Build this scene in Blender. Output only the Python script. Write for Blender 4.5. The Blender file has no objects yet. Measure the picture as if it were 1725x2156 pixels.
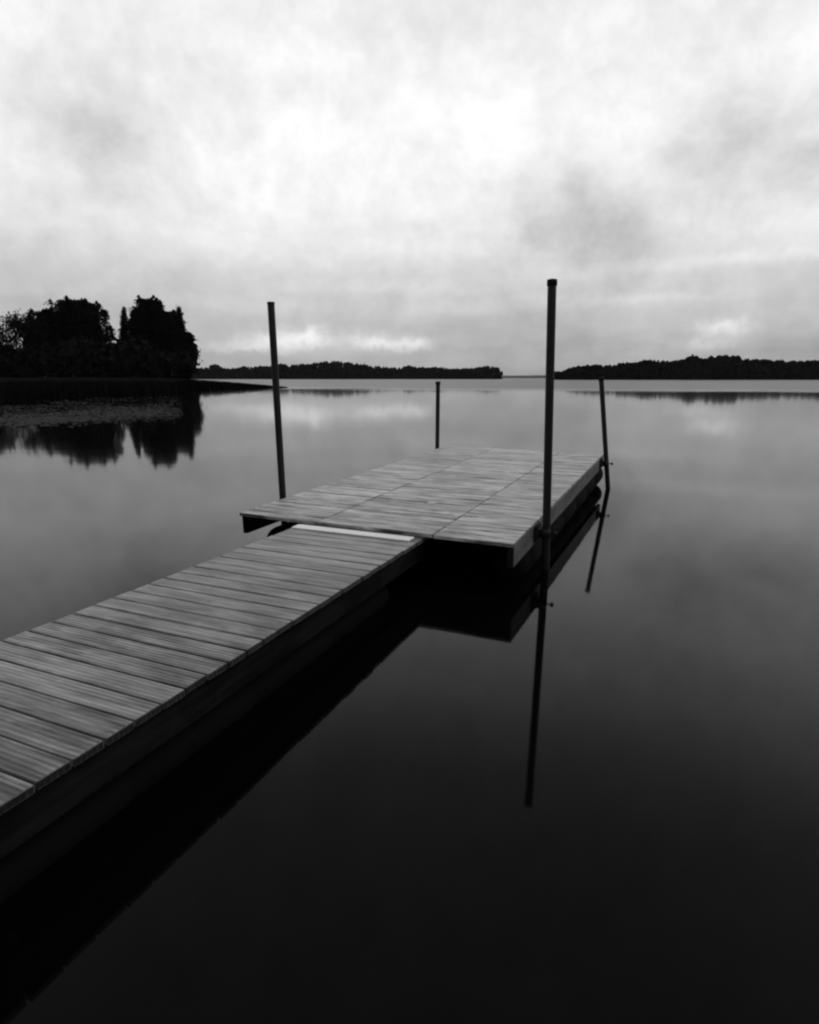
import bpy, bmesh, math, random
import numpy as np
from mathutils import Vector, Matrix

S = bpy.context.scene
COL = S.collection
random.seed(7)
RNG = np.random.default_rng(11)
R = math.radians

# ------------------------------------------------------------------ camera
CAM_H, FOC, PPX, PPY, FW, FH = 1.5, 1244.0, 888.0, 1072.0, 1725.0, 2156.0
PITCH = math.atan((PPY - 796.0) / FOC)
cam = bpy.data.cameras.new('camera')
cam.sensor_fit = 'VERTICAL'
cam.sensor_height = 24.0
cam.lens = FOC / FH * 24.0
cam.shift_x = (FW / 2 - PPX) / FH
cam.shift_y = -(FH / 2 - PPY) / FH
cam.clip_start, cam.clip_end = 0.05, 40000
camo = bpy.data.objects.new('camera', cam)
COL.objects.link(camo)
camo.location = (0, 0, CAM_H)
camo.rotation_euler = (math.pi / 2 - PITCH, 0, 0)
S.camera = camo

# ------------------------------------------------------------------ render settings and exposure
S.render.engine = 'CYCLES'
S.cycles.use_denoising = True
S.cycles.filter_width = 2.3
S.cycles.max_bounces = 5
S.cycles.diffuse_bounces = 2
S.cycles.glossy_bounces = 3
S.cycles.use_adaptive_sampling = True
S.cycles.adaptive_threshold = .02
S.cycles.caustics_reflective = False
S.cycles.caustics_refractive = False
S.cycles.volume_bounces = 0
S.view_settings.view_transform = 'Standard'
S.view_settings.look = 'None'
S.view_settings.gamma = 1.0
S.view_settings.exposure = 0.0

# measuring helpers: where a sight line of the survey meets a height or a distance
def ray(x, y):
    a, b = (x - PPX) / FOC, -(y - PPY) / FOC
    c, s = math.cos(PITCH), math.sin(PITCH)
    return np.array([a, c + b * s, -s + b * c])
def at(x, y, z=0.0):
    r = ray(x, y)
    return np.array([0, 0, CAM_H]) + r * ((z - CAM_H) / r[2])
def atD(x, y, D):
    r = ray(x, y)
    return np.array([0, 0, CAM_H]) + r * (D / r[1])

# ------------------------------------------------------------------ world: grey overcast sky
SUN_EL, SUN_AZ = 56.0, 80.0
W = bpy.data.worlds.new('World')
S.world = W
W.use_nodes = True
nt = W.node_tree
nt.nodes.clear()
def N(t, tree=None):
    return (tree or nt).nodes.new(t)
class V:
    """small wrapper for math nodes"""
    tree = None
def M(op, a, b=None, c=None, tree=None, clamp=False):
    tr = tree or nt
    n = tr.nodes.new('ShaderNodeMath'); n.operation = op; n.use_clamp = clamp
    for i, v in enumerate((a, b, c)):
        if v is None: continue
        if isinstance(v, (int, float)): n.inputs[i].default_value = v
        else: tr.links.new(v, n.inputs[i])
    return n.outputs[0]
def smooth(x, a, b, tree=None):
    tr = tree or nt
    n = tr.nodes.new('ShaderNodeMapRange'); n.interpolation_type = 'SMOOTHSTEP'
    n.inputs['From Min'].default_value = a; n.inputs['From Max'].default_value = b
    tr.links.new(x, n.inputs['Value'])
    return n.outputs[0]
def noise(vec, scale, detail=4, rough=.5, dist=0.0, tree=None):
    tr = tree or nt
    n = tr.nodes.new('ShaderNodeTexNoise')
    n.inputs['Scale'].default_value = scale; n.inputs['Detail'].default_value = detail
    n.inputs['Roughness'].default_value = rough; n.inputs['Distortion'].default_value = dist
    if vec is not None: tr.links.new(vec, n.inputs['Vector'])
    return n
def build_world():
    L = nt.links
    sky = N('ShaderNodeTexSky'); sky.sky_type = 'NISHITA'; sky.sun_disc = False
    sky.sun_elevation = R(SUN_EL); sky.sun_rotation = R(SUN_AZ)
    bw = N('ShaderNodeRGBToBW'); L.new(sky.outputs[0], bw.inputs[0])
    tc = N('ShaderNodeTexCoord')
    nrm = N('ShaderNodeVectorMath'); nrm.operation = 'NORMALIZE'; L.new(tc.outputs['Generated'], nrm.inputs[0])
    sep = N('ShaderNodeSeparateXYZ'); L.new(nrm.outputs[0], sep.inputs[0])
    x, y, z = sep.outputs
    el = M('ARCSINE', z); az = M('ARCTAN2', x, y)
    za = M('ABSOLUTE', z)
    # brightness of the cloud deck by height above the horizon (bright veil low in the sky, greyer overhead)
    cur = N('ShaderNodeFloatCurve'); L.new(M('DIVIDE', M('ABSOLUTE', el), math.pi / 2), cur.inputs['Value'])
    pts = [(0, .40), (3, .44), (6, .53), (10, .72), (13, .89), (19, .96), (26, .90), (36, .48), (50, .33), (90, .28)]
    c = cur.mapping.curves[0]
    c.points[0].location = (0, pts[0][1]); c.points[1].location = (1, pts[-1][1])
    for d, v in pts[1:-1]: c.points.new(d / 90, v)
    cur.mapping.update()
    base = cur.outputs[0]
    # veiled sun: a very wide glow ahead of the viewer
    g = Vector((math.sin(R(6)) * math.cos(R(24)), math.cos(R(6)) * math.cos(R(24)), math.sin(R(24))))
    dot = N('ShaderNodeVectorMath'); dot.operation = 'DOT_PRODUCT'; L.new(nrm.outputs[0], dot.inputs[0]); dot.inputs[1].default_value = g
    glow = smooth(dot.outputs['Value'], -.5, .97)
    base = M('MULTIPLY', base, M('MULTIPLY_ADD', glow, .50, .55))
    # cloud texture on a flat deck seen in perspective
    zz = M('ADD', za, .2)
    cmb = N('ShaderNodeCombineXYZ'); L.new(M('DIVIDE', x, zz), cmb.inputs[0]); L.new(M('DIVIDE', y, zz), cmb.inputs[1])
    n1 = noise(cmb.outputs[0], 1.0, 5, .55, .5)
    n2 = noise(nrm.outputs[0], 6.5, 5, .6, .3)
    n3 = noise(nrm.outputs[0], 22, 4, .6, .2)
    tex = M('ADD', M('MULTIPLY', M('SUBTRACT', n1.outputs[0], .5), .6), M('MULTIPLY', M('SUBTRACT', n2.outputs[0], .5), .55))
    tex = M('ADD', tex, M('MULTIPLY', M('SUBTRACT', n3.outputs[0], .5), .34))
    # single clouds: direction, width, height, brighter or darker
    wob = noise(nrm.outputs[0], 7, 4, .62, .0)
    wsep = N('ShaderNodeSeparateColor'); L.new(wob.outputs['Color'], wsep.inputs[0])
    az2 = M('MULTIPLY_ADD', M('SUBTRACT', wsep.outputs[0], .5), .16, az)
    el2 = M('MULTIPLY_ADD', M('SUBTRACT', wsep.outputs[1], .5), .11, el)
    wob2 = noise(nrm.outputs[0], 46, 4, .65)
    wsep2 = N('ShaderNodeSeparateColor'); L.new(wob2.outputs['Color'], wsep2.inputs[0])
    az3 = M('MULTIPLY_ADD', M('SUBTRACT', wsep2.outputs[0], .5), .06, az)
    el3 = M('MULTIPLY_ADD', M('SUBTRACT', wsep2.outputs[1], .5), .026, el)
    clouds = [  # px, py, half width, half height, gain, fine
        (1180, 455, 90, 48, -.26, 0), (1270, 515, 110, 32, -.20, 0), (1600, 350, 150, 60, -.20, 0), (1450, 330, 70, 30, -.08, 0),
        (950, 100, 240, 55, -.10, 0), (170, 210, 90, 80, -.16, 0), (210, 290, 80, 40, -.10, 0), (1600, 90, 120, 60, -.06, 0),
        (1380, 470, 60, 28, -.1, 0), (820, 590, 200, 30, -.08, 0), (700, 240, 110, 30, -.06, 0),
        (300, 600, 200, 40, -.06, 0), (1400, 130, 300, 90, .06, 0),
        (615, 716, 58, 12, .75, 1), (520, 731, 60, 7, .45, 1), (655, 702, 24, 11, .55, 1), (790, 721, 36, 10, .75, 1),
        (868, 727, 26, 9, .65, 1), (1526, 690, 28, 10, .6, 1), (1490, 724, 30, 7, .35, 1), (1330, 628, 160, 8, .16, 1),
        (1540, 545, 150, 9, .16, 1), (760, 605, 160, 9, .12, 1), (480, 640, 160, 12, .12, 1), (1000, 650, 120, 9, .1, 1)]
    for px, py, sx, sy, amp, fine in clouds:
        r = ray(px, py); r = r / np.linalg.norm(r)
        a0, e0 = math.atan2(r[0], r[1]), math.asin(r[2])
        A, E = (az3, el3) if fine else (az2, el2)
        dx = M('MULTIPLY', M('SUBTRACT', A, a0), FOC / sx); dy = M('MULTIPLY', M('SUBTRACT', E, e0), FOC / sy)
        q = M('ADD', M('MULTIPLY', dx, dx), M('MULTIPLY', dy, dy))
        tex = M('ADD', tex, M('MULTIPLY', M('EXPONENT', M('MULTIPLY', q, -.5)), amp))
    lum = M('MULTIPLY', base, M('ADD', tex, 1.0))
    lum = M('MULTIPLY', lum, 10.0)
    # thin places let the clear sky through
    mixv = M('ADD', M('MULTIPLY', lum, .94), M('MULTIPLY', bw.outputs[0], .06))
    bg = N('ShaderNodeBackground'); bg.inputs['Strength'].default_value = 0.1
    L.new(mixv, bg.inputs['Color'])
    out = N('ShaderNodeOutputWorld'); L.new(bg.outputs[0], out.inputs['Surface'])
build_world()

sun = bpy.data.lights.new('sun', 'SUN')
sun.energy, sun.angle, sun.color = 0.8, R(25), (1, 1, 1)
suno = bpy.data.objects.new('sun', sun)
COL.objects.link(suno)
sv = Vector((math.sin(R(SUN_AZ)) * math.cos(R(SUN_EL)), math.cos(R(SUN_AZ)) * math.cos(R(SUN_EL)), math.sin(R(SUN_EL))))
suno.rotation_euler = (-sv).to_track_quat('-Z', 'Y').to_euler()

# ------------------------------------------------------------------ helpers
def tag(o, label=None, cat=None, group=None, kind=None):
    if label: o['label'] = label
    if cat: o['category'] = cat
    if group: o['group'] = group
    if kind: o['kind'] = kind
    return o
def link(name, me, mat=None, parent=None):
    o = bpy.data.objects.new(name, me)
    COL.objects.link(o)
    if mat is not None and me is not None and not me.materials: me.materials.append(mat)
    if parent is not None: o.parent = parent
    return o
def empty(name, loc, rot=(0, 0, 0)):
    o = bpy.data.objects.new(name, None)
    o.empty_display_size = .2
    COL.objects.link(o)
    o.location = loc; o.rotation_euler = rot
    return o
def mesh_from(v, f, name='mesh', smooth_shade=False):
    me = bpy.data.meshes.new(name)
    me.from_pydata([tuple(map(float, p)) for p in v], [], [tuple(map(int, q)) for q in f])
    if smooth_shade:
        for p in me.polygons: p.use_smooth = True
    me.update()
    return me
def quads_mesh(verts, n, name, k=4):
    """verts: (n*k,3) array -> n separate k-gons"""
    me = bpy.data.meshes.new(name)
    me.vertices.add(n * k); me.vertices.foreach_set('co', np.asarray(verts, dtype=np.float32).ravel())
    me.loops.add(n * k); me.loops.foreach_set('vertex_index', np.arange(n * k, dtype=np.int32))
    me.polygons.add(n); me.polygons.foreach_set('loop_start', np.arange(0, n * k, k, dtype=np.int32))
    me.polygons.foreach_set('loop_total', np.full(n, k, dtype=np.int32))
    me.update(calc_edges=True)
    return me
def box_mesh(sx, sy, sz, bev=.004, name='box', seg=1):
    bm = bmesh.new()
    bmesh.ops.create_cube(bm, size=1)
    bmesh.ops.scale(bm, vec=(sx, sy, sz), verts=bm.verts)
    if bev: bmesh.ops.bevel(bm, geom=list(bm.edges), offset=bev, segments=seg, affect='EDGES', profile=.5)
    me = bpy.data.meshes.new(name); bm.to_mesh(me); bm.free()
    return me
def revolve(profile, n=24, axis='Z', name='lathe'):
    """profile: list of (radius, height)"""
    v, f = [], []
    for r, h in profile:
        for i in range(n):
            a = 2 * math.pi * i / n
            p = (r * math.cos(a), r * math.sin(a), h)
            if axis == 'Y': p = (p[0], p[2], p[1])
            if axis == 'X': p = (p[2], p[0], p[1])
            v.append(p)
    for k in range(len(profile) - 1):
        for i in range(n):
            j = (i + 1) % n
            f.append((k * n + i, k * n + j, (k + 1) * n + j, (k + 1) * n + i))
    f.append(tuple(range(n))[::-1]); m = (len(profile) - 1) * n
    f.append(tuple(range(m, m + n)))
    me = mesh_from(v, f, name)
    bm = bmesh.new(); bm.from_mesh(me); bmesh.ops.recalc_face_normals(bm, faces=bm.faces); bm.to_mesh(me); bm.free()
    for p in me.polygons: p.use_smooth = len(p.vertices) == 4
    me.update()
    return me

# ------------------------------------------------------------------ materials (all neutral grey: the place as a black and white film saw it)
def new_mat(name):
    m = bpy.data.materials.new(name); m.use_nodes = True
    t = m.node_tree; b = t.nodes['Principled BSDF']
    return m, t, b
def grey(t, val, b, inp='Base Color'):
    """feed a scalar as a grey colour"""
    c = t.nodes.new('ShaderNodeCombineColor')
    for i in range(3): t.links.new(val, c.inputs[i])
    t.links.new(c.outputs[0], b.inputs[inp])
def simple(name, v, rough=.7, var=.3, scale=8, bump=0, spec=.5):
    m, t, b = new_mat(name)
    tc = t.nodes.new('ShaderNodeTexCoord')
    n = noise(tc.outputs['Object'], scale, 6, .6, tree=t)
    grey(t, M('MULTIPLY', M('MULTIPLY_ADD', M('SUBTRACT', n.outputs[0], .5), var * 2, 1, tree=t), v, tree=t), b)
    b.inputs['Roughness'].default_value = rough
    b.inputs['Specular IOR Level'].default_value = spec
    if bump:
        bp = t.nodes.new('ShaderNodeBump'); bp.inputs['Distance'].default_value = bump
        t.links.new(n.outputs[0], bp.inputs['Height']); t.links.new(bp.outputs[0], b.inputs['Normal'])
    return m
def plank_mat(name, lo, hi, rough=.5, groove=True, spec=.5, sheen=0.0):
    """weathered decking: grain along local X, each board its own tone"""
    m, t, b = new_mat(name)
    tc = t.nodes.new('ShaderNodeTexCoord'); oi = t.nodes.new('ShaderNodeObjectInfo')
    rnd = oi.outputs['Random']
    add = t.nodes.new('ShaderNodeVectorMath'); add.operation = 'ADD'
    off = t.nodes.new('ShaderNodeCombineXYZ')
    t.links.new(M('MULTIPLY', rnd, 37.0, tree=t), off.inputs[0]); t.links.new(M('MULTIPLY', rnd, 91.0, tree=t), off.inputs[1])
    t.links.new(tc.outputs['Object'], add.inputs[0]); t.links.new(off.outputs[0], add.inputs[1])
    mp = t.nodes.new('ShaderNodeMapping'); mp.inputs['Scale'].default_value = (1.6, 46, 30)
    t.links.new(add.outputs[0], mp.inputs[0])
    fib = noise(mp.outputs[0], 1.0, 6, .60, .35, tree=t)
    mp2 = t.nodes.new('ShaderNodeMapping'); mp2.inputs['Scale'].default_value = (3.0, 16, 8)
    t.links.new(add.outputs[0], mp2.inputs[0])
    pat = noise(mp2.outputs[0], 1.0, 4, .6, .4, tree=t)
    geo = t.nodes.new('ShaderNodeNewGeometry')
    stain = noise(geo.outputs['Position'], 1.7, 5, .66, .6, tree=t)
    v = M('MULTIPLY_ADD', M('SUBTRACT', fib.outputs[0], .5, tree=t), 2.2, .40, tree=t)
    v = M('ADD', v, M('MULTIPLY', M('SUBTRACT', pat.outputs[0], .5, tree=t), 2.6, tree=t), tree=t)
    v = M('ADD', v, M('MULTIPLY', M('SUBTRACT', rnd, .5, tree=t), .42, tree=t), tree=t)
    v = M('ADD', v, M('MULTIPLY', M('SUBTRACT', stain.outputs[0], .5, tree=t), 1.3, tree=t), tree=t)
    # milled grooves hold dirt; worn away in places
    sepo = t.nodes.new('ShaderNodeSeparateXYZ'); t.links.new(tc.outputs['Object'], sepo.inputs[0])
    gr = M('SINE', M('MULTIPLY', sepo.outputs[1], 2 * math.pi / .0205, tree=t), tree=t)
    worn = smooth(pat.outputs[0], .40, .66, tree=t)
    if groove: v = M('ADD', v, M('MULTIPLY', gr, M('MULTIPLY_ADD', worn, .30, .02, tree=t), tree=t), tree=t)
    # knots
    mk = t.nodes.new('ShaderNodeMapping'); mk.inputs['Scale'].default_value = (2.2, 5.5, 1)
    t.links.new(add.outputs[0], mk.inputs[0])
    vo = t.nodes.new('ShaderNodeTexVoronoi'); vo.inputs['Scale'].default_value = 1.0; t.links.new(mk.outputs[0], vo.inputs['Vector'])
    kn = smooth(vo.outputs['Distance'], .11, .05, tree=t)
    v = M('SUBTRACT', v, M('MULTIPLY', kn, .45, tree=t), tree=t)
    v = M('MAXIMUM', M('MINIMUM', v, 1.25, tree=t), 0.0, tree=t)
    # end grain darker than the faces, with the shade of plank ends painted in
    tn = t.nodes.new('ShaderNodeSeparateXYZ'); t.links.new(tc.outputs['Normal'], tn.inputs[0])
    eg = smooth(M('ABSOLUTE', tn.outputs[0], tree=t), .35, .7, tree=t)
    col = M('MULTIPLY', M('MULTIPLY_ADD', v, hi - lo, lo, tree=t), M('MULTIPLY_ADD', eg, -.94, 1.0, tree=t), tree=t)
    grey(t, col, b)
    t.links.new(M('MULTIPLY_ADD', fib.outputs[0], .40, rough - .14, tree=t), b.inputs['Roughness'])
    b.inputs['Specular IOR Level'].default_value = spec
    b.inputs['Sheen Weight'].default_value = sheen; b.inputs['Sheen Roughness'].default_value = .35
    # milled grooves along the board plus raised grain
    h = M('ADD', M('MULTIPLY', gr, .8 if groove else 0.0, tree=t), M('MULTIPLY', fib.outputs[0], 1.2, tree=t), tree=t)
    bp = t.nodes.new('ShaderNodeBump'); bp.inputs['Distance'].default_value = .0007; bp.inputs['Strength'].default_value = .8
    t.links.new(h, bp.inputs['Height']); t.links.new(bp.outputs[0], b.inputs['Normal'])
    return m
MAT = {}
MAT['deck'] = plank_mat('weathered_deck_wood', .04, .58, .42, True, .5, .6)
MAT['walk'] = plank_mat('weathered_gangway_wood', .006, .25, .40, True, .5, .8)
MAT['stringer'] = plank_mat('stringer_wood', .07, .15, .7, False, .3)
MAT['stringer_shade'] = plank_mat('shade_toned_wood', .004, .013, .9, False, .08)  # near-black tone carries the beams' shade in the colour itself
MAT['float'] = simple('black_float_plastic', .004, .9, .3, 5, 0, .05)
MAT['steel'] = simple('dark_steel_pipe', .009, .5, .95, 4.5, .002, .18)
MAT['cap'] = simple('black_rubber_cap', .007, .8, .2, 20, 0, .2)
MAT['bracket'] = simple('rusty_steel', .010, .7, .4, 30, 0, .2)
MAT['plate'] = simple('pale_worn_board', .60, .4, .4, 9)
MAT['leaf'] = simple('dark_foliage', .007, .9, .5, .6, 0, .04)
MAT['bark'] = simple('dark_bark', .015, .9, .3, 3, 0, .1)
MAT['reed'] = simple('dark_reed', .006, .9, .4, 3, 0, .0)
MAT['pad'] = simple('lily_pad_leaf', .018, .8, .5, 2, 0, .2)
MAT['earth'] = simple('dark_earth', .006, .95, .4, .5, 0, .0)
MAT['wood_far'] = simple('far_foliage', .010, .9, .4, .05, 0, .05)
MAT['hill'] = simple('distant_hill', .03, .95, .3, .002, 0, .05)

def water_mat():
    m, t, b = new_mat('lake_water')
    geo = t.nodes.new('ShaderNodeNewGeometry')
    sep = t.nodes.new('ShaderNodeSeparateXYZ'); t.links.new(geo.outputs['Position'], sep.inputs[0])
    b.inputs['Base Color'].default_value = (.0015, .0015, .0015, 1)
    b.inputs['IOR'].default_value = 1.21
    # breeze line: the calm bay in front, fine ripples on the open lake
    mp = t.nodes.new('ShaderNodeMapping'); mp.inputs['Scale'].default_value = (.018, .05, 1)
    t.links.new(geo.outputs['Position'], mp.inputs[0])
    n = noise(mp.outputs[0], 1.0, 4, .55, tree=t)
    d = M('ADD', sep.outputs[1], M('MULTIPLY', M('SUBTRACT', n.outputs[0], .5, tree=t), 44, tree=t), tree=t)
    d = M('ADD', d, M('MULTIPLY', sep.outputs[0], .38, tree=t), tree=t)
    rip = smooth(d, 70, 100, tree=t)
    t.links.new(M('MULTIPLY_ADD', rip, .26, .045, tree=t), b.inputs['Roughness'])
    # slow swell of the calm water, too low to break the mirror
    mp2 = t.nodes.new('ShaderNodeMapping'); mp2.inputs['Scale'].default_value = (.5, 1.3, 1)
    t.links.new(geo.outputs['Position'], mp2.inputs[0])
    w1 = noise(mp2.outputs[0], .9, 3, .5, .3, tree=t)
    bp = t.nodes.new('ShaderNodeBump'); bp.inputs['Distance'].default_value = .002; bp.inputs['Strength'].default_value = .5
    t.links.new(w1.outputs[0], bp.inputs['Height']); t.links.new(bp.outputs[0], b.inputs['Normal'])
    return m
MAT['water'] = water_mat()

# ------------------------------------------------------------------ the setting
xs = [-11000, -4000, -800, -120, -30, 30, 120, 800, 4000, 11000]
ys = [-3000, -400, -40, 0, 20, 60, 200, 800, 3000, 11000]
v = [(x, y, 0) for y in ys for x in xs]
f = [(j * 10 + i, j * 10 + i + 1, j * 10 + i + 11, j * 10 + i + 10) for j in range(9) for i in range(9)]
tag(link('lake_water', mesh_from(v, f, 'lake_water'), MAT['water']), 'calm dark lake water filling the foreground', kind='structure')

# low shore kilometres off, pale with distance
def ridge():
    n = 260; v, f = [], []
    for i in range(n):
        a = R(-75 + 150 * i / (n - 1)); D = 9200
        h = 40 + 8 * math.sin(i * .13) + 6 * math.sin(i * .37 + 1) + RNG.uniform(0, 5)
        x, y = D * math.sin(a), D * math.cos(a)
        for k, (s, z) in enumerate(((.985, -2), (.99, h * .55), (1.0, h), (1.06, h * .9), (1.09, -2))): v.append((x * s, y * s, z))
    for i in range(n - 1):
        for k in range(4): f.append((i * 5 + k, i * 5 + k + 5, i * 5 + k + 6, i * 5 + k + 1))
    return mesh_from(v, f, 'distant_shore')
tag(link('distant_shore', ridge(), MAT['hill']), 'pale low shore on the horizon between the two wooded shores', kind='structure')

def leaf_quads(cent, size, flat=.6):
    """leaf clumps: randomly turned quads round the centres"""
    n = len(cent)
    a = RNG.normal(size=(n, 3)); a /= np.linalg.norm(a, axis=1)[:, None]
    b = np.cross(a, RNG.normal(size=(n, 3))); b /= np.linalg.norm(b, axis=1)[:, None]
    s = (np.asarray(size) * RNG.uniform(.6, 1.3, n))[:, None]
    a = a * s; b = b * s * flat
    return np.stack([cent - a * .5, cent + b * .5, cent + a * .5, cent - b * .5], 1).reshape(-1, 3)

def far_wood(name, prof, D, depth, label, unit, seed):
    rng = np.random.default_rng(seed)
    px = np.array([p[0] for p in prof]); py = np.array([p[1] for p in prof])
    X = lambda x: atD(x, 797, D)[0]
    # wooded ground
    n = 90; v, f = [], []
    for i in range(n):
        q = px[0] + (px[-1] - px[0]) * i / (n - 1)
        top = atD(q, np.interp(q, px, py), D)[2]
        for s, z in ((-3, -.6), (1, .5), (depth * .45, top * .50), (depth, top * .35), (depth * 1.3, -1)):
            v.append((X(q) * (D + s) / D, D + s, z if 0 < i < n - 1 else -1))
    for i in range(n - 1):
        for k in range(4): f.append((i * 5 + k, i * 5 + k + 5, i * 5 + k + 6, i * 5 + k + 1))
    ground = tag(link(name + '_ground', mesh_from(v, f), MAT['earth']), 'dark ground under the ' + label, kind='structure')
    cents, sizes = [], []
    q = px[0] + 1
    while q < px[-1] - 1:
        for row in range(3):
            top = atD(q, np.interp(q, px, py), D)[2]
            d = D + (2 if row == 0 else depth * (.2 + .3 * row)) * rng.uniform(.5, 1.2)
            lift = (.25, .5, .5)[row] * top if row else 0.0
            ht = (top - lift) * (rng.uniform(.74, 1.03) if row else rng.uniform(.45, .75))
            w = ht * rng.uniform(.20, .34) if row else ht * rng.uniform(.3, .45)
            conif = rng.random() < .45
            k = 150
            zz = rng.uniform(.04, 1, k); rad = (np.clip(1.02 - zz, .03, 1) ** .8 if conif else np.sqrt(np.clip(1 - (2 * zz - .95) ** 2, .04, 1)))
            ang = rng.uniform(0, 6.283, k); rr = np.sqrt(rng.uniform(0, 1, k)) * rad * w
            x0 = atD(q + rng.uniform(-3, 3), 797, D)[0] * d / D
            cents.append(np.stack([x0 + rr * np.cos(ang), d + rr * np.sin(ang), lift + zz * ht], 1)); sizes.append(np.full(k, unit))
        q += rng.uniform(2.2, 4.2)
    c = np.concatenate(cents); s = np.concatenate(sizes)
    me = quads_mesh(leaf_quads(c, s, .8), len(c), name)
    return tag(link(name, me, MAT['wood_far']), label, 'forest', kind='stuff')
L0 = [(380, 776), (414, 774), (440, 773), (452, 766), (458, 765), (468, 773), (480, 775), (505, 774), (519, 768), (528, 773), (546, 769), (560, 770), (580, 769), (594, 764), (610, 769), (622, 768), (638, 765), (650, 766), (662, 763), (674, 761), (710, 759), (734, 762), (766, 766), (782, 770), (800, 771), (815, 773), (838, 774), (850, 770), (864, 768), (878, 773), (895, 772), (926, 773), (946, 776), (965, 776), (994, 774), (1010, 772), (1026, 770), (1046, 772), (1053, 778), (1058, 792)]
R0 = [(1164, 786), (1170, 782), (1184, 784), (1189, 780), (1195, 776), (1215, 770), (1235, 768), (1259, 767), (1275, 769), (1295, 767), (1311, 761), (1331, 763), (1340, 762), (1355, 756), (1395, 757), (1405, 759), (1425, 757), (1435, 753), (1448, 749), (1455, 745), (1465, 746), (1471, 756), (1479, 750), (1515, 746), (1551, 747), (1563, 755), (1595, 754), (1627, 757), (1675, 759), (1720, 756), (1800, 752), (1900, 750), (2000, 752)]
far_wood('far_forest', L0, 860, 60, 'low dark wooded island seen left of the gap on the horizon', 2.6, 3)
far_wood('far_forest', R0, 520, 60, 'taller dark wooded shore along the horizon at right', 2.4, 4)

# headland at left with a low spit
EDGE = [(-420, 905), (-260, 880), (-120, 860), (0, 848), (100, 838), (180, 833), (250, 829), (330, 824), (415, 820), (450, 819.4), (480, 819), (515, 818.6), (549, 818.3), (580, 817.6), (606, 816.8)]
BACK = [(-420, 195), (-260, 200), (-120, 205), (0, 205), (100, 205), (180, 200), (250, 195), (330, 186), (405, 172), (450, 128), (480, 119), (515, 114), (549, 108), (580, 103), (606, 99)]
def bank():
    v, f = [], []; m = 9
    for i, ((ex, ey), (bx, D)) in enumerate(zip(EDGE, BACK)):
        a = at(ex, ey, 0); b = atD(bx, 797, D); b[2] = 0
        hm = 1.6 if i < 8 else (1.2 if i == 8 else .22 - .03 * (i - 9))
        for k in range(m):
            s = k / (m - 1); p = a * (1 - s) + b * s
            z = hm * min(1, s * 3.2) ** .8 * (1 if s < .8 else (1 - s) / .2 + .0)
            p[2] = z + (RNG.uniform(-.05, .05) * min(1, hm) if 0 < k < m - 1 else -.12)
            v.append(p)
    for i in range(len(EDGE) - 1):
        for k in range(m - 1): f.append((i * m + k, i * m + k + m, i * m + k + m + 1, i * m + k + 1))
    return mesh_from(v, f, 'shore_bank', True)
tag(link('shore_bank', bank(), MAT['earth']), 'dark low headland with a spit running out to the right', kind='structure')

# reeds along the water's edge
def reeds():
    q = []
    E = np.array([at(*e, 0)[:2] for e in EDGE]); px = np.array([e[0] for e in EDGE], float)
    B = np.array([atD(b[0], 797, b[1])[:2] for b in BACK])
    n = 15000
    for _ in range(n):
        x = RNG.uniform(-300, 600) if RNG.random() < .55 else RNG.uniform(380, 604)
        e = np.array([np.interp(x, px, E[:, 0]), np.interp(x, px, E[:, 1])]); b = np.array([np.interp(x, px, B[:, 0]), np.interp(x, px, B[:, 1])])
        s = RNG.uniform(-.04, .85) if x > 420 else RNG.uniform(-.02, .12)
        p = e * (1 - s) + b * s
        h = (np.interp(x, [-300, 415, 460, 500, 549, 606], [1.3, 1.25, 1.0, .78, .48, .12])) * RNG.uniform(.55, 1.05)
        w = RNG.uniform(.03, .08); a = RNG.uniform(0, 3.14); lean = RNG.normal(0, .09, 2)
        dx, dy = w * math.cos(a), w * math.sin(a)
        q += [(p[0] - dx, p[1] - dy, -.05), (p[0] + dx, p[1] + dy, -.05), (p[0] + lean[0] + dx * .3, p[1] + lean[1] + dy * .3, h), (p[0] + lean[0] - dx * .3, p[1] + lean[1] - dy * .3, h)]
    return quads_mesh(np.array(q), n, 'reeds')
tag(link('reeds', reeds(), MAT['reed']), 'dark reeds along the edge of the headland and its spit', 'reeds', kind='stuff')

def undergrowth():
    c = []
    for _ in range(150):
        x = RNG.uniform(-300, 386); D = RNG.uniform(122, 150) + 8 * (x < 100)
        p = atD(x, 797, D); h = RNG.uniform(4, 9.5) * (1 if x < 350 else .7); w = RNG.uniform(2, 3.4)
        k = 210; u = RNG.normal(size=(k, 3)); u /= np.linalg.norm(u, axis=1)[:, None]; u *= RNG.uniform(.4, 1, k)[:, None] ** .4
        c.append(np.stack([p[0] + u[:, 0] * w, D + u[:, 1] * w, 1.0 + h * .5 + u[:, 2] * h * .5], 1))
    c = np.concatenate(c)
    return quads_mesh(leaf_quads(c, np.full(len(c), 1.0), .8), len(c), 'undergrowth')
tag(link('undergrowth', undergrowth(), MAT['leaf']), 'dark undergrowth filling the foot of the headland trees', 'undergrowth', kind='stuff')

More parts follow.
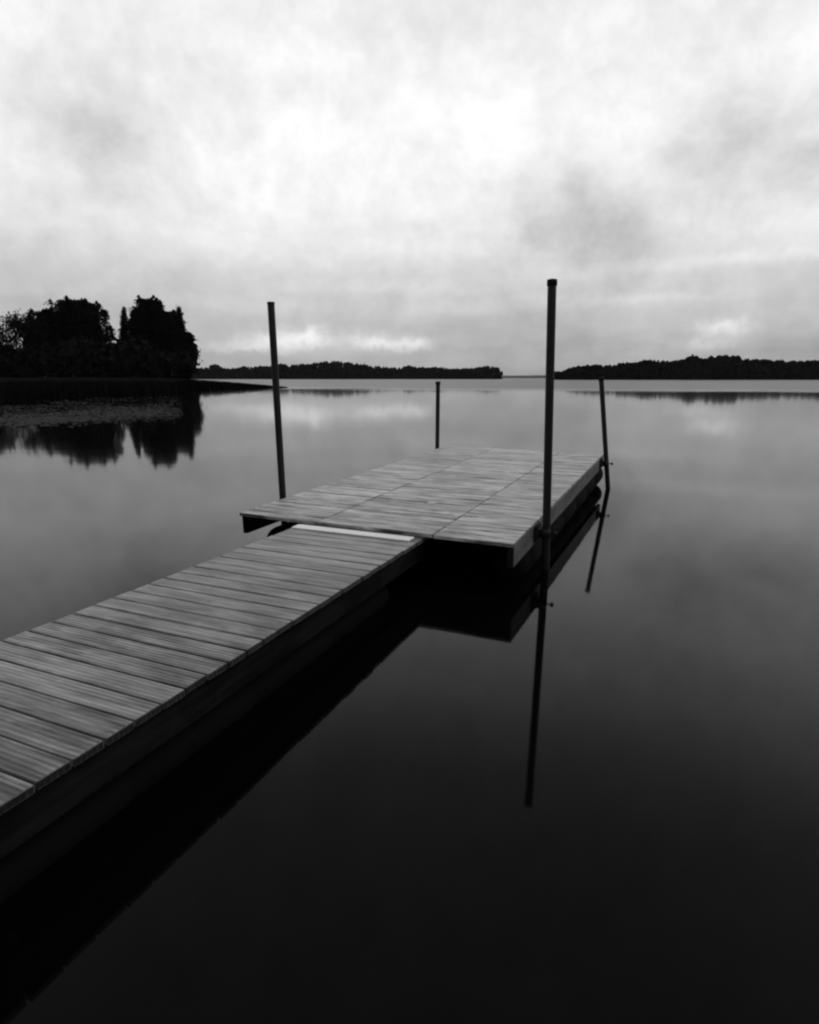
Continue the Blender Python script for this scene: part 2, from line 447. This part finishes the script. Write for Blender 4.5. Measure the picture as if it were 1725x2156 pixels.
# trees of the headland
def tube(v, f, pts, rad, n=7):
    b0 = len(v)
    for k, (p, r) in enumerate(zip(pts, rad)):
        p = np.asarray(p, float)
        d = np.asarray(pts[min(k + 1, len(pts) - 1)], float) - np.asarray(pts[max(k - 1, 0)], float); d /= np.linalg.norm(d) + 1e-9
        a = np.cross(d, (0, 1, .1)); a /= np.linalg.norm(a) + 1e-9; b = np.cross(d, a)
        for i in range(n):
            t = 2 * math.pi * i / n; v.append(p + r * (a * math.cos(t) + b * math.sin(t)))
    for k in range(len(pts) - 1):
        for i in range(n):
            j = (i + 1) % n; f.append((b0 + k * n + i, b0 + k * n + j, b0 + (k + 1) * n + j, b0 + (k + 1) * n + i))
def tree(name, label, px, top_y, hw, D, kind, cat='tree', low=.12):
    base = atD(px, 797, D); base[2] = 1.3
    H = atD(px, top_y, D)[2] - base[2]; w = hw / FOC * D
    root = empty(name, base)
    tag(root, label, cat, 'trees on the headland')
    v, f = [], []
    bend = RNG.normal(0, .02 * H, 2)
    axis = lambda s: np.array([bend[0] * s * s, bend[1] * s * s, H * s])
    tube(v, f, [axis(s) - np.array([0, 0, .6 if s == 0 else 0]) for s in np.linspace(0, .95, 8)], [max(.03, H * .016 * (1 - s * .93)) for s in np.linspace(0, .95, 8)])
    cents = []
    if kind == 'broad':
        nl = 30
        for i in range(nl):
            s = RNG.uniform(low + .06, .93); a = RNG.uniform(0, 6.283)
            env = math.sqrt(max(.08, 1 - ((s - .52) / .52) ** 2)) * w
            r = env * RNG.uniform(.15, .64); c = axis(s) + np.array([r * math.cos(a), r * math.sin(a), 0])
            tube(v, f, [axis(max(.08, s - .18)), (axis(s - .08) + c) / 2, c], [H * .006, H * .004, H * .0015], 5)
            lr = w * RNG.uniform(.30, .46) * (1.12 - .5 * s); k = 620
            u = RNG.normal(size=(k, 3)); u /= np.linalg.norm(u, axis=1)[:, None]; u *= (RNG.uniform(.1, 1, k) ** .45)[:, None]
            cents.append(c + u * np.array([lr, lr, lr * .85]))
        k = 6500; s = RNG.uniform(low, .99, k); env = np.sqrt(np.clip(1 - ((s - .5) / .52) ** 2, .03, 1)) * w * .95
        a = RNG.uniform(0, 6.283, k); r = np.sqrt(RNG.uniform(0, 1, k)) * env
        cents.append(np.stack([bend[0] * s * s + r * np.cos(a), bend[1] * s * s + r * np.sin(a), s * H], 1))
        for i in range(64):   # leaders that break the outline
            s = RNG.uniform(.40, .96); a = RNG.uniform(0, 6.283); env = math.sqrt(max(.05, 1 - ((s - .5) / .53) ** 2)) * w * RNG.uniform(.65, 1.0)
            c = axis(s) + np.array([env * math.cos(a), env * math.sin(a), 0]); k = 80; q = RNG.uniform(0, 1, k)
            cents.append(c + np.stack([RNG.normal(0, .55, k) * (1.1 - q), RNG.normal(0, .55, k) * (1.1 - q), q * H * .075], 1))
        size = .46
    elif kind == 'airy':
        for i in range(22):
            s = RNG.uniform(low + .1, .97); a = RNG.uniform(0, 6.283)
            env = math.sqrt(max(.05, 1 - ((s - .5) / .55) ** 2)) * w; r = env * RNG.uniform(.2, .95)
            c = axis(s) + np.array([r * math.cos(a), r * math.sin(a), 0])
            tube(v, f, [axis(max(.08, s - .14)), (axis(s - .06) + c) / 2, c], [H * .005, H * .0035, H * .001], 5)
            k = 330; cents.append(c + RNG.normal(0, w * .17, (k, 3)))
        size = .42
    else:  # spruce: whorls of drooping boughs
        nw = 26
        for i in range(nw):
            s = low + (1 - low) * i / (nw - .2); env = min(w, 4.0) * (1 - s) ** .85 * RNG.uniform(.75, 1.1) + .06
            for a in np.arange(5) * 1.2566 + RNG.uniform(0, 1.2):
                ln = env * RNG.uniform(.7, 1.15); tip = axis(s) + np.array([ln * math.cos(a), ln * math.sin(a), -.22 * ln])
                tube(v, f, [axis(s), tip], [.05, .01], 4)
                k = 64; q = RNG.uniform(.05, 1, k)[:, None]
                cents.append(axis(s) * (1 - q) + tip * q + RNG.normal(0, .24, (k, 3)) * (1.2 - q * .6))
        cents.append(np.array([axis(s) for s in np.linspace(.9, 1.0, 26)]) + RNG.normal(0, .03, (26, 3)))
        size = .5
    c = np.concatenate(cents)
    sz = np.full(len(c), size) * ((.42 + .95 * np.clip(1 - c[:, 2] / H, 0, 1)) if kind == 'spruce' else 1.0)
    link('trunk', mesh_from(v, f, 'trunk', True), MAT['bark'], root)
    link('crown', quads_mesh(leaf_quads(c, sz, .75), len(c), 'crown'), MAT['leaf'], root)
TREES = [
    ('broadleaf_tree', 'broad dark tree at the left end of the headland wood', -40, 655, 62, 150, 'broad'),
    ('broadleaf_tree', 'thin-leaved tree at the left of the left clump, sky showing through its top', 66, 664, 50, 142, 'airy'),
    ('broadleaf_tree', 'lower rounded tree in front at the left of the left clump', 118, 655, 52, 148, 'broad'),
    ('broadleaf_tree', 'tallest rounded tree in the middle of the left clump', 166, 631, 58, 150, 'broad'),
    ('broadleaf_tree', 'rounded tree on the right side of the left clump, beside the notch', 203, 637, 43, 146, 'broad'),
    ('slender_tree', 'slender tapering tree standing in the notch between the two clumps', 269, 645, 28, 148, 'spruce'),
    ('broadleaf_tree', 'rounded tree on the left side of the right clump, beside the notch', 310, 652, 28, 150, 'broad'),
    ('broadleaf_tree', 'tallest tree of the right clump with a ragged top', 326, 629, 40, 146, 'broad'),
    ('spruce_tree', 'pointed spruce just right of the tallest tree in the right clump', 353, 634, 46, 141, 'spruce'),
    ('broadleaf_tree', 'dense dark tree between the two spruces of the right clump', 366, 655, 32, 145, 'broad'),
    ('spruce_tree', 'slim spruce with a sharp tip at the right end of the wood', 389, 645, 42, 140, 'spruce'),
    ('broadleaf_tree', 'small low tree at the right edge of the wood', 400, 703, 17, 139, 'broad'),
]
for a in TREES: tree(*a)

# floating leaves off the headland
def pads():
    q = []; n = 0
    for _ in range(420):
        cx = RNG.uniform(-40, 372); cy = 890 - (cx - 100) * .06 - abs(RNG.normal(0, 17)) + RNG.normal(0, 5)
        if cy > 908: continue
        c = at(cx, cy, 0); sp = RNG.uniform(.25, .9)
        for _ in range(int(RNG.uniform(5, 26))):
            r = RNG.uniform(.03, .085); a0 = RNG.uniform(0, 6.28); px_, py_ = c[0] + RNG.normal(0, sp * 1.3), c[1] + RNG.normal(0, sp)
            if px_ / py_ > -.40: continue
            for i in range(8):
                a = a0 + i * .74; q.append((px_ + r * math.cos(a), py_ + r * math.sin(a), .006 + RNG.uniform(0, .02)))
            n += 1
    return quads_mesh(np.array(q), n, 'lily_pads', 8)
tag(link('lily_pads', pads(), MAT['pad']), 'patch of floating leaves on the water in front of the headland', 'water plants', kind='stuff')

# ------------------------------------------------------------------ the floating platform
PW, PL, PZ = 2.417, 4.804, .374
plat = empty('swim_platform', (.646, 3.96, 0), (math.atan2(.081, PL), 0, R(66.11 - 90)))
tag(plat, 'wide floating platform of weathered planks between the four steel poles', 'platform')
TH = .028
SEAMS = [-PW, -1.625, -.615, 0.0]
ROWS = 39
pitch = PL / ROWS
seg_mesh = {}
for k in range(3):
    ln = SEAMS[k + 1] - SEAMS[k] - .004
    seg_mesh[k] = [box_mesh(ln, pitch - g, TH, .0035, 'deck_plank') for g in (.005, .007, .011)]
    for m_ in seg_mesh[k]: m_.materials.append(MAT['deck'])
for r in range(ROWS):
    gi = 2 if r in (2, 5, 8, 16, 24, 33) else random.choice((0, 1, 1))
    for k in range(3):
        o = bpy.data.objects.new('deck_plank', seg_mesh[k][gi]); COL.objects.link(o); o.parent = plat
        over = random.uniform(-.006, .006) if k != 1 else 0
        o.location = ((SEAMS[k] + SEAMS[k + 1]) / 2 + over * .3, (r + .5) * pitch, PZ - TH / 2 + random.uniform(-.0025, .0015))
        o.rotation_euler = (random.gauss(0, .004), random.gauss(0, .0012), random.gauss(0, .0006))
SZ = .150
zc = PZ - TH - .004 - SZ / 2
for nm, x, mt in (('side_beam', -PW + .04, 'stringer_shade'), ('side_beam', -.028, 'stringer')):
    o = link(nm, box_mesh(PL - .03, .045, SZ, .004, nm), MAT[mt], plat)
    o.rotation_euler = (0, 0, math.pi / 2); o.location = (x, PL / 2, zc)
for x in (-1.625, -.615):
    o = link('joist', box_mesh(PL - .45, .045, SZ - .02, .004, 'joist'), MAT['stringer_shade'], plat)
    o.rotation_euler = (0, 0, math.pi / 2); o.location = (x, PL / 2 + .15, zc + .01)
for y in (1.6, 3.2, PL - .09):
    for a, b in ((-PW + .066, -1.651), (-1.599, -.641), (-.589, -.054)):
        o = link('cross_beam', box_mesh(b - a, .045, SZ - .02, .004, 'cross_beam'), MAT['stringer_shade'], plat)
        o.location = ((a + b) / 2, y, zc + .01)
# black floats with rounded ends under both sides
FR = .14
def float_mesh(length):
    pr = []
    for i in range(9):
        t = i / 8 * math.pi / 2; pr.append((max(.004, FR * math.sin(t)), FR * .9 * (1 - math.cos(t))))
    for q in (.9, 1.0): pass
    n = 6
    for i in range(1, n):
        y = FR * .9 + (length - 1.8 * FR) * i / n
        pr += [(FR, y - .03), (FR * .955, y - .015), (FR * .955, y + .015), (FR, y + .03)]
    for i in range(9):
        t = math.pi / 2 * (1 - i / 8); pr.append((max(.004, FR * math.sin(t)), length - FR * .9 * (1 - math.cos(t))))
    return revolve(pr, 28, 'Y', 'float')
fm = float_mesh(PL - .16); fm.materials.append(MAT['float'])
for x, y in ((-PW + .21, .16), (-.142, .40)):
    o = bpy.data.objects.new('float', fm); COL.objects.link(o); o.parent = plat
    o.location = (x, y - (.06 if x > -1 else 0), PZ - TH - .004 - SZ - FR + .012)
o = bpy.data.objects.new('float', fm); COL.objects.link(o); o.parent = plat
o.location = (-PW / 2, .16, PZ - TH - .004 - SZ - FR + .012)

# pale splashes left by birds on the deck
MAT['splash'] = simple('dried_splash', .45, .8, .3, 20)
for x, y, r in ((-1.02, .98, .035), (-.80, .66, .045), (-.66, .63, .03), (-1.75, 2.7, .03)):
    n_ = 14; ang = [2 * math.pi * i / n_ for i in range(n_)]
    rr = [r * random.uniform(.55, 1.25) for _ in ang]
    v_ = [(q * math.cos(a) * 1.6, q * math.sin(a), 0) for q, a in zip(rr, ang)] + [(q * .8 * math.cos(a) * 1.6, q * .8 * math.sin(a), .0012) for q, a in zip(rr, ang)]
    f_ = [(i, (i + 1) % n_, n_ + (i + 1) % n_, n_ + i) for i in range(n_)] + [tuple(range(n_, 2 * n_))]
    o = link('pale_splash', mesh_from(v_, f_, 'pale_splash'), MAT['splash'], plat); o.location = (x, y, PZ + .0022)

# steel brackets that slide on the poles
PR = .032
def bracket(x, y, side):
    b = link('pole_bracket', box_mesh(.012, .17, .13, .002, 'pole_bracket'), MAT['bracket'], plat)
    b.location = (x - side * .058, y, zc + .02)
    sl = revolve([(PR + .004, -.035), (PR + .011, -.035), (PR + .011, .035), (PR + .004, .035)], 24, 'Z', 'sleeve')
    s = link('sleeve', sl, MAT['bracket'], b); s.location = (side * .058, 0, .0)
    for dz in (-.03, .03):
        a = link('arm', box_mesh(.03, .10, .012, .002, 'arm'), MAT['bracket'], b); a.location = (side * .018, 0, dz)
    kb = revolve([(.006, 0), (.006, .03), (.016, .032), (.019, .042), (.016, .056), (.006, .058)], 12, 'X', 'clamp_bolt')
    k = link('clamp_bolt', kb, MAT['bracket'], b); k.location = (side * (.058 + PR + .008), 0, 0)
    if side < 0: k.rotation_euler = (0, 0, math.pi)
    for dy in (-.065, .065):
        for dz in (-.045, .045):
            h = link('bolt_head', revolve([(.009, 0), (.009, .006), (.004, .008)], 8, 'X', 'bolt_head'), MAT['bracket'], b)
            h.location = (side * .006, dy, dz)
            if side < 0: h.rotation_euler = (0, 0, math.pi)
BR = [(.066, .68, 1), (.066, 4.46, 1), (-PW - .042, .70, -1), (-PW - .042, 4.62, -1)]
for x, y, sd in BR: bracket(x, y, sd)

# ------------------------------------------------------------------ poles
def pole(label, base, top, cap, rim=False):
    base, top = Vector(base), Vector(top)
    ax = (top - base); up = ax.normalized()
    bot = base - up * (1.6 / up.z)
    root = empty('mooring_pole', bot)
    root.rotation_euler = up.to_track_quat('Z', 'Y').to_euler()
    L = (top - bot).length
    tag(root, label, 'pole', 'poles holding the platform')
    pr = [(PR * .98, 0)]
    nseg = 14
    for i in range(nseg + 1): pr.append((PR * (1 + random.uniform(-.006, .006)), .01 + (L - .014) * i / nseg))
    pr += [(PR * .97, L), (PR * .82, L), (PR * .82, L - .05)]
    link('pipe', revolve(pr, 28, 'Z', 'pipe'), MAT['steel'], root)
    if cap:
        c = link('cap', revolve([(PR * 1.03, 0), (PR * 1.16, .002), (PR * 1.17, .036), (PR * 1.10, .045), (PR * .6, .049)], 28, 'Z', 'cap'), MAT['cap'], root)
        c.location = (0, 0, L - .036)
    else:
        c = link('rim', revolve([(PR * 1.02, 0), (PR * 1.05, .003), (PR * 1.05, .02), (PR * 1.0, .023), (PR * .8, .021)], 28, 'Z', 'rim'), MAT['bracket'], root)
        c.location = (0, 0, L - .018)
pole('tall dark pole with a wide cap at the near right corner of the platform', (1.000, 4.553, 0), (.949, 4.553, 2.19), True)
pole('tall dark pole standing at the left edge of the platform near the gangway', (-1.340, 5.607, 0), (-1.360, 5.607, 2.165), False)
pole('short capped pole behind the far left corner of the platform', (.242, 9.205, 0), (.250, 9.205, 1.437), True)
pole('leaning pole at the far right corner of the platform', (2.576, 8.034, 0), (2.390, 8.054, 1.50), True)

# ------------------------------------------------------------------ the gangway
GW, GZ, GL = 1.085, .338, 4.9
gang = empty('gangway', (.0174, 4.25, 0), (0, 0, R(67.14 - 90)))
tag(gang, 'narrow plank gangway running from the lower left to the platform', 'gangway')
gp = .1178
Y0 = .10
plate_w = .105
p = link('threshold_board', box_mesh(GW - .07, plate_w, .012, .003, 'threshold_board'), MAT['plate'], gang)
p['label'] = 'pale bright board across the end of the gangway'
y_end = -.155
p.location = (-GW / 2 - .02, y_end + plate_w / 2, GZ + .0085)
gm = [box_mesh(GW, gp - g, .028, .0025, 'gangway_plank') for g in (.0085, .0100, .0120)]
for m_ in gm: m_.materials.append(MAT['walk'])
i = 0
y = Y0
while y > -GL:
    o = bpy.data.objects.new('gangway_plank', random.choice(gm)); COL.objects.link(o); o.parent = gang
    o.location = (-GW / 2 + random.uniform(-.004, .004), y - gp / 2, GZ - .014 + random.uniform(-.0012, .0008))
    o.rotation_euler = (random.gauss(0, .003), random.gauss(0, .001), random.gauss(0, .001))
    y -= gp
for x in (-.045, -GW + .045):
    o = link('side_beam', box_mesh(GL + .02, .045, .145, .004, 'side_beam'), MAT['stringer_shade'] if x < -.5 else MAT['stringer_shade'], gang)
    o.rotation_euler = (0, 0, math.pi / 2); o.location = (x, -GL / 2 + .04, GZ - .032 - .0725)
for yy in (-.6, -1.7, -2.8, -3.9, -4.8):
    o = link('cross_beam', box_mesh(GW - .14, .045, .12, .004, 'cross_beam'), MAT['stringer_shade'], gang)
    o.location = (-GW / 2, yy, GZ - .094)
gf = float_mesh(GL - .5); gf.materials.append(MAT['float'])
for x in (-.19, -GW + .19):
    o = bpy.data.objects.new('float', gf); COL.objects.link(o); o.parent = gang
    o.location = (x, -GL + .1, GZ - .032 - .145 - FR + .02)

# ------------------------------------------------------------------ the air over the lake
hb = box_mesh(22200, 14300, 84, 0, 'haze')
hm = bpy.data.materials.new('lake_haze'); hm.use_nodes = True
ht = hm.node_tree; ht.nodes.clear()
hv = ht.nodes.new('ShaderNodeVolumePrincipled')
hv.inputs['Color'].default_value = (.9, .9, .9, 1); hv.inputs['Density'].default_value = 2.6e-5
ho = ht.nodes.new('ShaderNodeOutputMaterial'); ht.links.new(hv.outputs[0], ho.inputs['Volume'])
hz = tag(link('haze', hb, hm), 'thin haze over the whole lake', 'haze', kind='stuff')
hz.location = (0, 4000, 40)
